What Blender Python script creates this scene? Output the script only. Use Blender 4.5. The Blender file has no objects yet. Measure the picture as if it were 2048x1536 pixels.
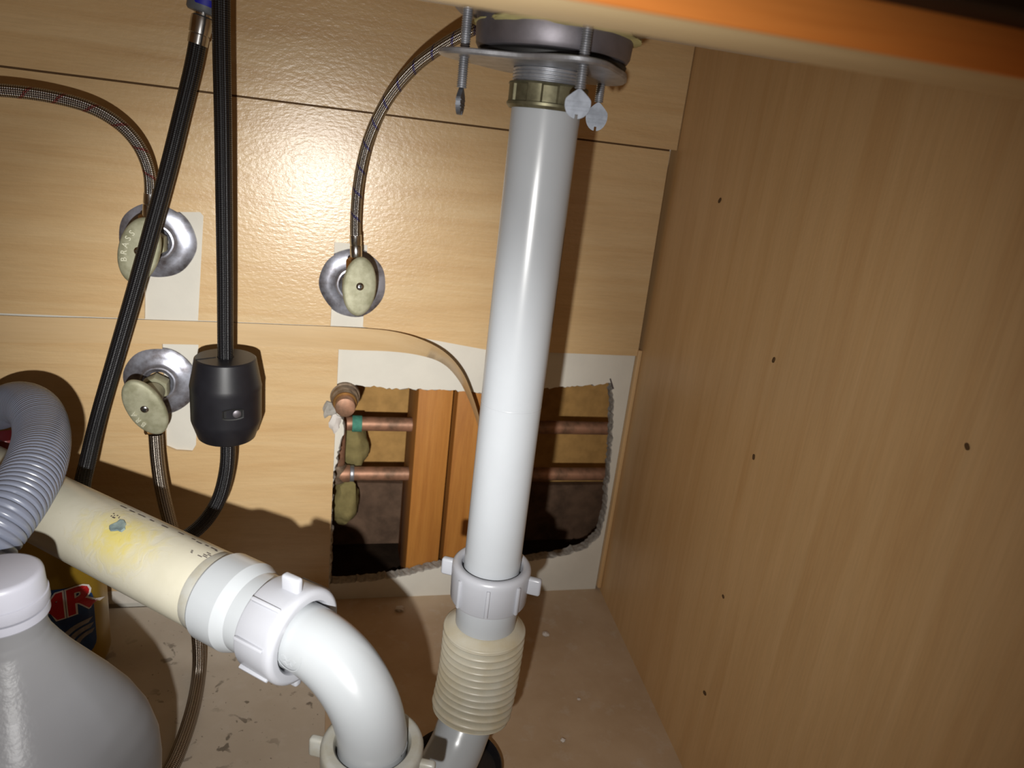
import bpy, bmesh, math, random
from mathutils import Vector, Matrix, noise
random.seed(7)
S = bpy.context.scene
COL = S.collection
PI = math.pi

# ------------------------------------------------------------------ camera, light, exposure
CAM = Vector((0.0, -0.69, 0.4921))
RIGHT = Vector((0.96806, -0.22462, 0.11140))
DOWN = Vector((0.03325, -0.32537, -0.94500))
FWD = Vector((0.24851, 0.91852, -0.30751))
cd = bpy.data.cameras.new('camera')
cam = bpy.data.objects.new('camera', cd)
COL.objects.link(cam)
cam.matrix_world = Matrix(((RIGHT.x, -DOWN.x, -FWD.x, CAM.x), (RIGHT.y, -DOWN.y, -FWD.y, CAM.y),
                           (RIGHT.z, -DOWN.z, -FWD.z, CAM.z), (0, 0, 0, 1)))
cd.sensor_width = 36.0
cd.lens = 1420 / 2048 * 36.0
cd.clip_start = 0.01
cd.clip_end = 20
cd.dof.use_dof = True
cd.dof.focus_distance = 0.50
cd.dof.aperture_fstop = 11.0
S.camera = cam

w = bpy.data.worlds.new('world')
S.world = w
w.use_nodes = True
w.node_tree.nodes['Background'].inputs[0].default_value = (1.0, 0.58, 0.27, 1)
w.node_tree.nodes['Background'].inputs[1].default_value = 0.085

# the torch held just below the lens: one lamp, a hot centre and a wide spill, aimed low at the back wall
TORCH = CAM - RIGHT * 0.034 + DOWN * 0.064
AIM = Vector((0.0144, 0.9660, -0.2560))
for nm, watts, half in (('torch_centre', 16.8, 26.5), ('torch_spill', 6.8, 62.0)):
    ld = bpy.data.lights.new(nm, 'SPOT')
    ld.energy = watts
    ld.color = (1.0, 0.985, 0.95)
    ld.shadow_soft_size = 0.0035
    ld.spot_size = math.radians(2 * half)
    ld.spot_blend = 1.0
    lo_ = bpy.data.objects.new(nm, ld)
    COL.objects.link(lo_)
    lo_.location = TORCH
    lo_.rotation_euler = AIM.to_track_quat('-Z', 'Y').to_euler()

S.view_settings.view_transform = 'Standard'
S.view_settings.look = 'None'
S.view_settings.gamma = 1.0
S.view_settings.use_curve_mapping = False
S.view_settings.exposure = 0.0

# ------------------------------------------------------------------ materials
MATS = {}
def srgb(r, g, b):
    f = lambda c: (c / 255 / 12.92) if c / 255 <= 0.04045 else ((c / 255 + 0.055) / 1.055) ** 2.4
    return (f(r), f(g), f(b), 1)

class NT:
    def __init__(s, name):
        s.m = bpy.data.materials.new(name); s.m.use_nodes = True
        s.t = s.m.node_tree; s.n = s.t.nodes; s.l = s.t.links
        s.b = s.n['Principled BSDF']; s.out = s.n['Material Output']
        MATS[name] = s.m
    def add(s, ty, **kw):
        nd = s.n.new(ty)
        for k, v in kw.items():
            if k.startswith('i_'):
                key = k[2:]
                nd.inputs[int(key) if key.isdigit() else key.replace('_', ' ')].default_value = v
            else: setattr(nd, k, v)
        return nd
    def link(s, a, b): s.l.new(a, b)
    def coord(s, kind='Object', scale=(1, 1, 1), loc=(0, 0, 0), rot=(0, 0, 0)):
        c = s.add('ShaderNodeTexCoord'); mp = s.add('ShaderNodeMapping')
        mp.inputs['Scale'].default_value = scale; mp.inputs['Location'].default_value = loc; mp.inputs['Rotation'].default_value = rot
        s.link(c.outputs[kind], mp.inputs[0]); return mp.outputs[0]
    def noise(s, vec, scale, detail=4, rough=0.55, dist=0.0):
        nd = s.add('ShaderNodeTexNoise'); nd.inputs['Scale'].default_value = scale
        nd.inputs['Detail'].default_value = detail; nd.inputs['Roughness'].default_value = rough; nd.inputs['Distortion'].default_value = dist
        s.link(vec, nd.inputs['Vector']); return nd.outputs[0]
    def ramp(s, fac, stops):
        r = s.add('ShaderNodeValToRGB'); e = r.color_ramp.elements
        e[0].position, e[0].color = stops[0]; e[1].position, e[1].color = stops[-1]
        for p, c in stops[1:-1]:
            x = e.new(p); x.color = c
        s.link(fac, r.inputs[0]); return r.outputs[0]
    def mix(s, fac, a, b, mode='MIX'):
        nd = s.add('ShaderNodeMix', data_type='RGBA', blend_type=mode)
        for sock, v in ((nd.inputs[0], fac), (nd.inputs[6], a), (nd.inputs[7], b)):
            if hasattr(v, 'links'): s.link(v, sock)
            else: sock.default_value = v
        return nd.outputs[2]
    def math(s, op, a, b=0.0, clamp=False):
        nd = s.add('ShaderNodeMath', operation=op, use_clamp=clamp)
        for i, v in enumerate((a, b)):
            if hasattr(v, 'links'): s.link(v, nd.inputs[i])
            else: nd.inputs[i].default_value = v
        return nd.outputs[0]
    def bump(s, h, strength=0.3, dist=0.001):
        nd = s.add('ShaderNodeBump'); nd.inputs['Strength'].default_value = strength; nd.inputs['Distance'].default_value = dist
        s.link(h, nd.inputs['Height']); s.link(nd.outputs[0], s.b.inputs['Normal']); return nd
    def base(s, c):
        if hasattr(c, 'links'): s.link(c, s.b.inputs['Base Color'])
        else: s.b.inputs['Base Color'].default_value = c
    def set(s, rough=0.5, metal=0.0, spec=0.5, coat=0.0, coatr=0.1, sss=0.0):
        b = s.b.inputs
        b['Roughness'].default_value = rough; b['Metallic'].default_value = metal; b['Specular IOR Level'].default_value = spec
        b['Coat Weight'].default_value = coat; b['Coat Roughness'].default_value = coatr
        if sss:
            b['Subsurface Weight'].default_value = sss; b['Subsurface Radius'].default_value = (0.01, 0.01, 0.01); b['Subsurface Scale'].default_value = 0.5
        return s.m

def G(v): return (v, v, v, 1)

def wood(name, c1, c2, c3, grain, rough, peel, figure=1.0):
    m = NT(name)
    sc = {'x': (1.1, 18, 18), 'z': (18, 18, 1.1)}[grain]
    v = m.coord('Object', sc)
    n1 = m.noise(v, 3.2, 5, 0.6, 0.6)
    sf = {'x': (9, 160, 160), 'z': (160, 160, 9)}[grain]
    n2 = m.noise(m.coord('Object', sf), 4.0, 3, 0.6)
    n3 = m.noise(m.coord('Object', (3, 3, 3)), 1.6, 2)
    col = m.ramp(n1, [(0.3, c2), (0.52, c1), (0.75, c3)])
    fine = m.ramp(n2, [(0.3, G(0.91)), (0.62, G(1.03))])
    col = m.mix(0.7 * figure, col, fine, 'MULTIPLY')
    big = m.ramp(n3, [(0.3, G(0.93)), (0.7, G(1.05))])
    col = m.mix(0.8, col, big, 'MULTIPLY')
    m.base(col)
    h = m.noise(m.coord('Object', (1, 1, 1) if grain == 'z' else (0.55, 1, 1)), 330, 3, 0.6)
    m.bump(h, peel, 0.0004)
    return m.set(rough, spec=0.5)

wood('maple_back', srgb(202, 171, 126), srgb(194, 160, 114), srgb(208, 180, 137), 'x', 0.30, 0.75)
wood('maple_side', srgb(200, 165, 118), srgb(192, 154, 106), srgb(206, 172, 126), 'z', 0.42, 0.25)
wood('maple_strip', srgb(203, 174, 132), srgb(196, 165, 121), srgb(208, 181, 140), 'x', 0.3, 0.1, 0.5)
wood('stud_fir', srgb(172, 114, 48), srgb(154, 96, 36), srgb(182, 126, 60), 'z', 0.6, 0.3, 1.2)
wood('stained_rail', srgb(232, 142, 66), srgb(222, 128, 54), srgb(238, 152, 76), 'x', 0.4, 0.1)
wood('raw_rail', srgb(214, 188, 142), srgb(206, 178, 132), srgb(220, 196, 150), 'x', 0.6, 0.1)
wood('gap_shade', srgb(40, 24, 16), srgb(30, 18, 12), srgb(50, 30, 20), 'x', 0.7, 0.1)  # near-black tone that paints the shade of the gap above the rail

def plain(name, c, rough=0.5, metal=0.0, spec=0.5, var=0.0, vscale=40, bump=0.0, bscale=300, coat=0.0, sss=0.0, c2=None):
    m = NT(name)
    if var or c2:
        n = m.noise(m.coord('Object'), vscale, 5, 0.6)
        lo = c2 or tuple(x * (1 - var) for x in c[:3]) + (1,)
        m.base(m.ramp(n, [(0.35, lo), (0.62, c)]))
    else: m.base(c)
    if bump: m.bump(m.noise(m.coord('Object'), bscale, 4, 0.6), bump, 0.0006)
    return m.set(rough, metal, spec, coat, sss=sss)

plain('drywall', srgb(208, 204, 193), 0.75, var=0.05, vscale=25, bump=0.35, bscale=120, spec=0.25)
plain('gypsum', srgb(168, 163, 155), 0.95, var=0.35, vscale=160, bump=1.0, bscale=420, spec=0.1)
plain('fiberboard', srgb(182, 142, 86), 0.9, var=0.22, vscale=60, bump=0.5, bscale=300, spec=0.1)
plain('felt_paper', srgb(104, 82, 66), 0.8, var=0.5, vscale=35, bump=0.8, bscale=60, spec=0.2)
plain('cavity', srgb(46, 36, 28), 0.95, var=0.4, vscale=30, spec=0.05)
plain('insulation', srgb(136, 124, 82), 0.95, var=0.3, vscale=60, bump=1.0, bscale=150, spec=0.1)
plain('white_paint', srgb(222, 216, 205), 0.7, var=0.08, vscale=60, bump=0.4, bscale=150, spec=0.3)
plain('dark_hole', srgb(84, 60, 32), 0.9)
plain('pvc_white', srgb(166, 170, 175), 0.25, var=0.03, vscale=30, spec=0.5, sss=0.05)
plain('scuff', srgb(150, 128, 92), 0.7, c2=srgb(96, 78, 50), vscale=220)
plain('pvc_trap', srgb(159, 163, 167), 0.25, var=0.03, vscale=30, sss=0.05)
plain('pvc_nut', srgb(162, 164, 171), 0.32, var=0.03, vscale=40, spec=0.5, sss=0.05)
plain('pvc_aged', srgb(166, 166, 160), 0.34, c2=srgb(158, 154, 140), vscale=90, spec=0.5)
plain('steel', srgb(128, 124, 130), 0.5, 0.8, var=0.25, vscale=60)
plain('zinc', srgb(170, 172, 178), 0.42, 0.75, var=0.35, vscale=90, bump=0.2, bscale=300)
plain('screw_zinc', srgb(118, 122, 130), 0.5, 0.75, var=0.3, vscale=150)
plain('brass_nut', srgb(122, 118, 94), 0.46, 0.7, c2=srgb(94, 90, 70), vscale=120)
plain('tarnished', srgb(160, 158, 134), 0.6, 0.3, c2=srgb(136, 134, 108), vscale=110, bump=0.15, bscale=400)
plain('escutcheon_metal', srgb(186, 190, 204), 0.34, 0.72, c2=srgb(112, 106, 108), vscale=55, bump=0.12, bscale=120)
plain('letter_metal', srgb(196, 194, 172), 0.5, 0.3)
plain('chrome', srgb(205, 205, 205), 0.2, 1.0, var=0.2, vscale=120)
plain('bronze', srgb(150, 112, 66), 0.4, 1.0, var=0.3, vscale=120)
plain('copper', srgb(168, 124, 98), 0.52, 0.45, c2=srgb(120, 92, 72), vscale=70)
plain('patina', srgb(70, 136, 116), 0.8, var=0.3, vscale=200, bump=0.6, bscale=400)
plain('copper_old', srgb(140, 122, 102), 0.6, 0.4, c2=srgb(96, 78, 62), vscale=140)
plain('black_rubber', srgb(28, 28, 33), 0.40, var=0.2, vscale=90, spec=0.45)
plain('gasket', srgb(14, 14, 14), 0.6)
plain('putty', srgb(186, 176, 120), 0.8, var=0.25, vscale=90, bump=0.5, bscale=200)
plain('connector_grey', srgb(92, 96, 102), 0.45, var=0.1)
plain('tab_blue', srgb(10, 12, 150), 0.5)
plain('sink_under', srgb(196, 186, 178), 0.7, var=0.06, vscale=60, bump=0.4, bscale=200)
plain('corrugated_grey', srgb(106, 111, 126), 0.3, var=0.06, vscale=30, spec=0.5)
plain('cap_white', srgb(166, 167, 178), 0.4, var=0.02, sss=0.1)
plain('gold_plastic', srgb(150, 120, 34), 0.33, 0.35, var=0.15, vscale=15)
plain('label_blue', srgb(26, 74, 128), 0.4, c2=srgb(18, 44, 90), vscale=40)
plain('label_orange', srgb(196, 128, 30), 0.4, var=0.3)
plain('label_red', srgb(176, 22, 26), 0.4)
plain('label_white', srgb(214, 206, 200), 0.4)
plain('label_silver', srgb(146, 140, 138), 0.35, var=0.4, vscale=120)
plain('red_plastic', srgb(104, 14, 10), 0.35)
plain('print_ink', srgb(70, 60, 62), 0.6)
plain('plaster', srgb(206, 200, 194), 0.9, var=0.1, bump=0.5)
plain('glue_patch', srgb(128, 142, 138), 0.3, c2=srgb(98, 112, 114), vscale=160)
plain('bellow_plastic', srgb(184, 180, 166), 0.36, c2=srgb(174, 164, 140), vscale=30)

def trap_arm_mat():
    m = NT('pvc_cream')
    v = m.coord('Object')
    n = m.noise(v, 30, 4)
    col = m.ramp(n, [(0.3, srgb(178, 174, 156)), (0.7, srgb(188, 184, 168))])
    # glue run around the repair, an uneven yellow smear: distance in metres from the repair, in the pipe's own frame
    t = m.add('ShaderNodeTexCoord'); sx = m.add('ShaderNodeSeparateXYZ')
    m.link(t.outputs['UV'], sx.inputs[0])
    du = m.math('DIVIDE', m.math('SUBTRACT', sx.outputs[0], STAIN_U + 0.004), 0.038)
    dv = m.math('DIVIDE', m.math('SUBTRACT', sx.outputs[1], STAIN_V + 0.006), 0.026)
    d = m.math('SQRT', m.math('ADD', m.math('MULTIPLY', du, du), m.math('MULTIPLY', dv, dv)))
    wob = m.noise(v, 85, 5, 0.65, 1.5)
    d = m.math('ADD', d, m.math('MULTIPLY', m.math('SUBTRACT', wob, 0.5), 1.5))
    f = m.ramp(d, [(0.1, G(0.9)), (0.5, G(0.42)), (1.0, G(0.0))])
    col = m.mix(f, col, srgb(190, 176, 96))
    dirt = m.ramp(m.noise(v, 240, 3, 0.7), [(0.70, G(0)), (0.78, G(0.55))])
    col = m.mix(dirt, col, srgb(150, 132, 104))
    m.base(col)
    b = m.math('ADD', m.math('MULTIPLY', f, wob), m.math('MULTIPLY', m.noise(v, 200, 2), 0.08))
    m.bump(b, 0.6, 0.0012)
    return m.set(0.3, spec=0.5, sss=0.04)

def braid(name, dark, light, metal, rough, pitch, round_n, fleck=None):
    """woven sleeve: crossed strands in tube UV (u metres along, v turns)"""
    m = NT(name)
    t = m.add('ShaderNodeTexCoord'); sx = m.add('ShaderNodeSeparateXYZ')
    m.link(t.outputs['UV'], sx.inputs[0])
    a = m.math('MULTIPLY', sx.outputs[0], 2 * PI / pitch)
    b = m.math('MULTIPLY', sx.outputs[1], 2 * PI * round_n)
    s1 = m.math('SINE', m.math('ADD', a, b)); s2 = m.math('SINE', m.math('SUBTRACT', a, b))
    h = m.math('MULTIPLY', s1, s2)
    hh = m.math('MULTIPLY', m.math('ADD', h, 1.0), 0.5)
    col = m.ramp(hh, [(0.2, dark), (0.75, light)])
    if fleck:
        k = m.math('SINE', m.math('ADD', m.math('MULTIPLY', sx.outputs[0], 2 * PI / 0.021), m.math('MULTIPLY', sx.outputs[1], 2 * PI)))
        f = m.math('MULTIPLY', m.math('GREATER_THAN', k, 0.93), hh)
        col = m.mix(f, col, fleck)
    m.base(col)
    m.bump(hh, 1.0, 0.0006)
    return m.set(rough, metal)
braid('braid_steel_red', srgb(70, 64, 62), srgb(200, 198, 196), 1.0, 0.28, 0.0028, 8, srgb(150, 20, 30))
braid('braid_steel_blue', srgb(70, 64, 62), srgb(200, 198, 196), 1.0, 0.28, 0.0028, 8, srgb(20, 30, 150))
braid('braid_steel', srgb(84, 72, 62), srgb(196, 188, 178), 1.0, 0.3, 0.0030, 9)
braid('braid_black', srgb(5, 5, 6), srgb(30, 30, 34), 0.0, 0.32, 0.0030, 9)

def floor_mat(name, base, lo, spots):
    m = NT(name)
    v = m.coord('Object')
    col = m.ramp(m.noise(v, 14, 5, 0.6), [(0.3, lo), (0.7, base)])
    dust = m.ramp(m.noise(v, 45, 6, 0.7), [(0.55, G(0)), (0.75, G(0.5))])
    col = m.mix(dust, col, srgb(198, 190, 180))
    if spots:
        sp = m.ramp(m.noise(v, 75, 3, 0.5, 0.4), [(0.62, G(0)), (0.66, G(0.85))])
        gate = m.ramp(m.noise(m.coord('Object', loc=(3, 1, 0)), 12, 2), [(0.45, G(0)), (0.6, G(1))])
        sp = m.mix(1.0, sp, gate, 'MULTIPLY')
        col = m.mix(sp, col, srgb(104, 96, 86))
        fl = m.ramp(m.noise(v, 260, 2), [(0.70, G(0)), (0.74, G(0.6))])
        col = m.mix(fl, col, srgb(90, 80, 70))
    m.base(col)
    m.bump(m.noise(v, 160, 4), 0.15, 0.0006)
    return m.set(0.5, spec=0.35)
floor_mat('floor_laminate', srgb(190, 168, 142), srgb(174, 150, 122), False)
floor_mat('liner_sheet', srgb(192, 182, 168), srgb(180, 168, 152), True)

def jug_mat():
    m = NT('milky_plastic')
    m.n.remove(m.b)
    df = m.add('ShaderNodeBsdfDiffuse'); df.inputs[0].default_value = (0.47, 0.475, 0.50, 1)
    tl = m.add('ShaderNodeBsdfTranslucent'); tl.inputs[0].default_value = (0.55, 0.555, 0.58, 1)
    tr = m.add('ShaderNodeBsdfTransparent'); tr.inputs[0].default_value = (0.9, 0.9, 0.92, 1)
    gl = m.add('ShaderNodeBsdfGlossy'); gl.inputs['Roughness'].default_value = 0.36
    bp = m.add('ShaderNodeBump'); bp.inputs['Strength'].default_value = 0.35; bp.inputs['Distance'].default_value = 0.0006
    m.link(m.noise(m.coord('Object'), 420, 3), bp.inputs['Height'])
    for nd in (gl,): m.link(bp.outputs[0], nd.inputs['Normal'])
    a = m.add('ShaderNodeMixShader'); a.inputs[0].default_value = 0.45; m.link(df.outputs[0], a.inputs[1]); m.link(tl.outputs[0], a.inputs[2])
    b = m.add('ShaderNodeMixShader'); b.inputs[0].default_value = 0.30; m.link(a.outputs[0], b.inputs[1]); m.link(tr.outputs[0], b.inputs[2])
    fr = m.add('ShaderNodeFresnel'); fr.inputs[0].default_value = 1.33
    c = m.add('ShaderNodeMixShader'); m.link(fr.outputs[0], c.inputs[0]); m.link(b.outputs[0], c.inputs[1]); m.link(gl.outputs[0], c.inputs[2])
    m.link(c.outputs[0], m.out.inputs[0])
jug_mat()
plain('liquid', srgb(118, 118, 124), 0.3, sss=0.0)

# ------------------------------------------------------------------ mesh helpers
def wloc(o):
    v = Vector((0, 0, 0))
    while o: v += o.location; o = o.parent
    return v

def obj(name, bm, mat, parent=None, smooth=True, angle=38):
    if parent is not None:
        bmesh.ops.translate(bm, verts=bm.verts, vec=-wloc(parent))
    bmesh.ops.recalc_face_normals(bm, faces=bm.faces)
    me = bpy.data.meshes.new(name)
    bm.to_mesh(me); bm.free()
    for mm in (mat if isinstance(mat, (list, tuple)) else [mat]): me.materials.append(MATS[mm])
    if smooth:
        for p in me.polygons: p.use_smooth = True
        if angle: me.set_sharp_from_angle(angle=math.radians(angle))
    o = bpy.data.objects.new(name, me); COL.objects.link(o)
    if parent is not None: o.parent = parent
    return o

def tag(o, label, cat, group=None):
    o['label'] = label; o['category'] = cat
    if group: o['group'] = group
    return o
def thing(name, label, cat, loc, group=None):
    e = bpy.data.objects.new(name, None); e.empty_display_size = 0.01
    COL.objects.link(e); e.location = loc
    return tag(e, label, cat, group)
def struct(o): o['kind'] = 'structure'; return o

def frame(axis, hint=None):
    a = Vector(axis).normalized()
    h = Vector(hint) if hint else (Vector((0, 0, 1)) if abs(a.z) < 0.9 else Vector((1, 0, 0)))
    u = (h - a * h.dot(a)).normalized(); v = a.cross(u)
    return a, u, v

def lathe(origin, axis, prof, n=40, bm=None, hint=None, rfun=None, mi=0):
    """prof: (distance along the axis, radius) pairs; closed at the ends where the radius is 0"""
    bm = bm or bmesh.new()
    a, u, v = frame(axis, hint); o = Vector(origin)
    rings = []
    for i, (t, r) in enumerate(prof):
        if r <= 1e-7:
            rings.append([bm.verts.new(o + a * t)]); continue
        ring = []
        for k in range(n):
            th = 2 * PI * k / n
            rr = r * (rfun(th, t) if rfun else 1)
            ring.append(bm.verts.new(o + a * t + u * (rr * math.cos(th)) + v * (rr * math.sin(th))))
        rings.append(ring)
    for A, B in zip(rings, rings[1:]):
        if len(A) == 1 and len(B) == 1: continue
        for k in range(n):
            k2 = (k + 1) % n
            if len(A) == 1: f = bm.faces.new((A[0], B[k], B[k2]))
            elif len(B) == 1: f = bm.faces.new((A[k], B[0], A[k2]))
            else: f = bm.faces.new((A[k], B[k], B[k2], A[k2]))
            f.material_index = mi
    return bm

def spline(pts, step):
    """Catmull-Rom through pts, resampled at an even step"""
    P = [Vector(p) for p in pts]
    P = [P[0] * 2 - P[1]] + P + [P[-1] * 2 - P[-2]]
    raw = []
    for i in range(1, len(P) - 2):
        p0, p1, p2, p3 = P[i - 1], P[i], P[i + 1], P[i + 2]
        for k in range(24):
            t = k / 24
            raw.append(0.5 * ((2 * p1) + (p2 - p0) * t + (2 * p0 - 5 * p1 + 4 * p2 - p3) * t * t + (3 * p1 - p0 - 3 * p2 + p3) * t ** 3))
    raw.append(P[-2])
    L = [0]
    for a, b in zip(raw, raw[1:]): L.append(L[-1] + (b - a).length)
    n = max(2, int(round(L[-1] / step)))
    out = []; j = 0
    for i in range(n + 1):
        d = L[-1] * i / n
        while j < len(L) - 2 and L[j + 1] < d: j += 1
        f = (d - L[j]) / max(1e-9, L[j + 1] - L[j])
        out.append(raw[j].lerp(raw[j + 1], min(1, f)))
    return out

def tube(path, rad, n=20, bm=None, caps=True, hint=None):
    """path of points; rad: number or function of the length so far; UV = (metres along, turns round)"""
    bm = bm or bmesh.new()
    uvl = bm.loops.layers.uv.verify()
    m = len(path); T = []
    for i in range(m):
        T.append((path[min(i + 1, m - 1)] - path[max(i - 1, 0)]).normalized())
    _, u, _ = frame(T[0], hint)
    rings = []; s = 0.0; Ls = []
    for i in range(m):
        if i:
            s += (path[i] - path[i - 1]).length
            u = (u - T[i] * u.dot(T[i])).normalized()
        v = T[i].cross(u)
        r = rad(s) if callable(rad) else rad
        rings.append([bm.verts.new(path[i] + u * (r * math.cos(2 * PI * k / n)) + v * (r * math.sin(2 * PI * k / n))) for k in range(n)])
        Ls.append(s)
    for i in range(m - 1):
        for k in range(n):
            k2 = (k + 1) % n
            f = bm.faces.new((rings[i][k], rings[i + 1][k], rings[i + 1][k2], rings[i][k2]))
            for lp, uvv in zip(f.loops, ((Ls[i], k / n), (Ls[i + 1], k / n), (Ls[i + 1], (k + 1) / n), (Ls[i], (k + 1) / n))): lp[uvl].uv = uvv
    if caps:
        bm.faces.new(rings[0]); bm.faces.new(rings[-1][::-1])
    return bm

def box(c, half, ax=None, bevel=0.0, seg=2, bm=None):
    """box centred on c; half sizes along the three axes ax (default world)"""
    out = bm or bmesh.new()
    b = bmesh.new()
    bmesh.ops.create_cube(b, size=2)
    for vt in b.verts: vt.co = Vector((vt.co.x * half[0], vt.co.y * half[1], vt.co.z * half[2]))
    if bevel: bmesh.ops.bevel(b, geom=list(b.edges), offset=bevel, segments=seg, affect='EDGES', profile=0.5)
    ax = [Vector(x) for x in (ax or ((1, 0, 0), (0, 1, 0), (0, 0, 1)))]
    c = Vector(c); mp = {}
    for vt in b.verts: mp[vt] = out.verts.new(c + ax[0] * vt.co.x + ax[1] * vt.co.y + ax[2] * vt.co.z)
    for f in b.faces: out.faces.new([mp[x] for x in f.verts])
    b.free(); return out

def slab(poly, y0, y1, bm=None):
    """polygon in (x, z) given thickness between y0 (front) and y1"""
    bm = bm or bmesh.new()
    A = [bm.verts.new((x, y0, z)) for x, z in poly]; B = [bm.verts.new((x, y1, z)) for x, z in poly]
    bm.faces.new(A); bm.faces.new(B[::-1])
    n = len(A)
    for i in range(n): bm.faces.new((A[i], A[(i + 1) % n], B[(i + 1) % n], B[i]))
    return bm

def thicken(bm, vec):
    g = bmesh.ops.extrude_face_region(bm, geom=list(bm.faces), use_keep_orig=True)
    bmesh.ops.translate(bm, verts=[x for x in g['geom'] if isinstance(x, bmesh.types.BMVert)], vec=Vector(vec))
    return bm

def ragged(poly, step, jit, seed):
    rnd = random.Random(seed); out = []
    n = len(poly)
    for i in range(n):
        a = Vector(poly[i]); b = Vector(poly[(i + 1) % n]); d = (b - a); L = d.length
        k = max(1, int(L / step)); nx = Vector((d.y, -d.x)) / max(L, 1e-9)
        for j in range(k):
            p = a + d * (j / k)
            out.append(p + nx * (rnd.uniform(-1, 1) * jit * (1 if rnd.random() < 0.8 else 2.2)) + d / max(L, 1e-9) * rnd.uniform(-.3, .3) * step)
    return out

def text_bm(body, size, extrude, offset, xf, shear=0.0):
    c = bpy.data.curves.new('lettering', 'FONT'); c.body = body; c.size = size; c.extrude = extrude; c.offset = offset; c.shear = shear
    c.align_x = 'CENTER'; c.align_y = 'CENTER'; c.resolution_u = 3
    o = bpy.data.objects.new('lettering', c); COL.objects.link(o)
    dg = bpy.context.evaluated_depsgraph_get()
    me = bpy.data.meshes.new_from_object(o.evaluated_get(dg))
    bm = bmesh.new(); bm.from_mesh(me); bm.transform(xf)
    bpy.data.objects.remove(o); bpy.data.curves.remove(c); bpy.data.meshes.remove(me)
    return bm

# ------------------------------------------------------------------ the cabinet shell
XC = 0.3277                                           # inner corner of the back and the side panel
# drywall behind the panels, with the broken-out opening
hole = [(0.0043, 0.2483), (0.0198, 0.2531), (0.0496, 0.2520), (0.0853, 0.2510), (0.1217, 0.2511), (0.1539, 0.2488), (0.1972, 0.2525),
        (0.2302, 0.2570), (0.2640, 0.2605), (0.3005, 0.2652), (0.3062, 0.2455), (0.3138, 0.1850), (0.3170, 0.1471), (0.3197, 0.1081),
        (0.3170, 0.0734), (0.3020, 0.0562), (0.2769, 0.0474), (0.2344, 0.0419), (0.1747, 0.0399), (0.1284, 0.0376),
        (0.0950, 0.0283), (0.0729, 0.0240), (0.0400, 0.0214), (0.0076, 0.0202), (0.0065, 0.0878), (0.0056, 0.1472), (0.0105, 0.1816), (0.0157, 0.2052), (0.0112, 0.2205)]
fr = ragged(hole, 0.0028, 0.0009, 3)
cx = sum(p[0] for p in hole) / len(hole); cz = sum(p[1] for p in hole) / len(hole)
bm = bmesh.new()
outer = [(-0.62, -0.01), (0.3226, -0.01), (0.3226, 0.78), (-0.62, 0.78)]
ov = [bm.verts.new((x, 0.003, z)) for x, z in outer]
iv = [bm.verts.new((p[0], 0.003, p[1])) for p in fr]
es = [bm.edges.new((L[i], L[(i + 1) % len(L)])) for L in (ov, iv) for i in range(len(L))]
bmesh.ops.triangle_fill(bm, edges=es, use_beauty=True)
for f in bm.faces: f.material_index = 0
rnd = random.Random(11)
prev = iv
for yy, sh in ((0.0042, 0.0007), (0.009, 0.0014), (0.016, 0.0011)):
    ring = []
    for p in fr:
        d = Vector((cx - p[0], cz - p[1])); d.normalize()
        k = sh + rnd.uniform(-.0008, .0008)
        ring.append(bm.verts.new((p[0] + d.x * k, yy + rnd.uniform(-.0006, .0006), p[1] + d.y * k)))
    for i in range(len(ring)):
        f = bm.faces.new((prev[i], prev[(i + 1) % len(ring)], ring[(i + 1) % len(ring)], ring[i])); f.material_index = 1
    prev = ring
wb = struct(obj('wall_back', bm, ['drywall', 'gypsum'], None, smooth=False))

# laminate panels on it, with the slots cut for the valves
obj('panel', slab([(-0.62, 0.5127), (0.3296 - .003, 0.5127), (0.3296 - .003, 0.78), (-0.62, 0.78)], -0.0022, 0.0029), 'maple_back', wb, smooth=False)
midp = [(-0.62, 0.3060), (-0.1657, 0.3115), (-0.1607, 0.4078), (-0.1164, 0.4118), (-0.1136, 0.4086), (-0.1203, 0.3127), (-0.0012, 0.3140), (-0.0001, 0.3950), (0.0302, 0.3946), (0.0297, 0.3147),
        (0.1564, 0.2971), (0.3237, 0.2982), (0.3208, 0.5110), (-0.62, 0.5110)]
obj('panel', slab(midp, 0.0, 0.0029), 'maple_back', wb, smooth=False)
lowp = [(-0.62, 0.008), (0.0065, 0.008), (0.0059, 0.0242), (0.0072, 0.2901), (0.0075, 0.3035), (-0.1204, 0.2910), (-0.1250, 0.1868), (-0.1288, 0.1798), (-0.1433, 0.1807), (-0.1517, 0.1849), (-0.1518, 0.2904), (-0.62, 0.3050)]
obj('panel', slab(lowp, 0.0, 0.0029), 'maple_back', wb, smooth=False)

obj('seam_shade_strip', box((-0.15, .0015, .5116), (.47, .0012, .0030)), 'dark_hole', wb, smooth=False)  # added dark strip: the seam's shade line is put in as colour
mk = Vector((0.3003, 0.0020, 0.2644))
bm = box(mk + Vector((0, .0008, 0)), (.0007, .0004, .0065), ((math.cos(.45), 0, math.sin(.45)), (0, 1, 0), (-math.sin(.45), 0, math.cos(.45))))
obj('pencil_mark', bm, 'print_ink', wb, smooth=False)
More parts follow.
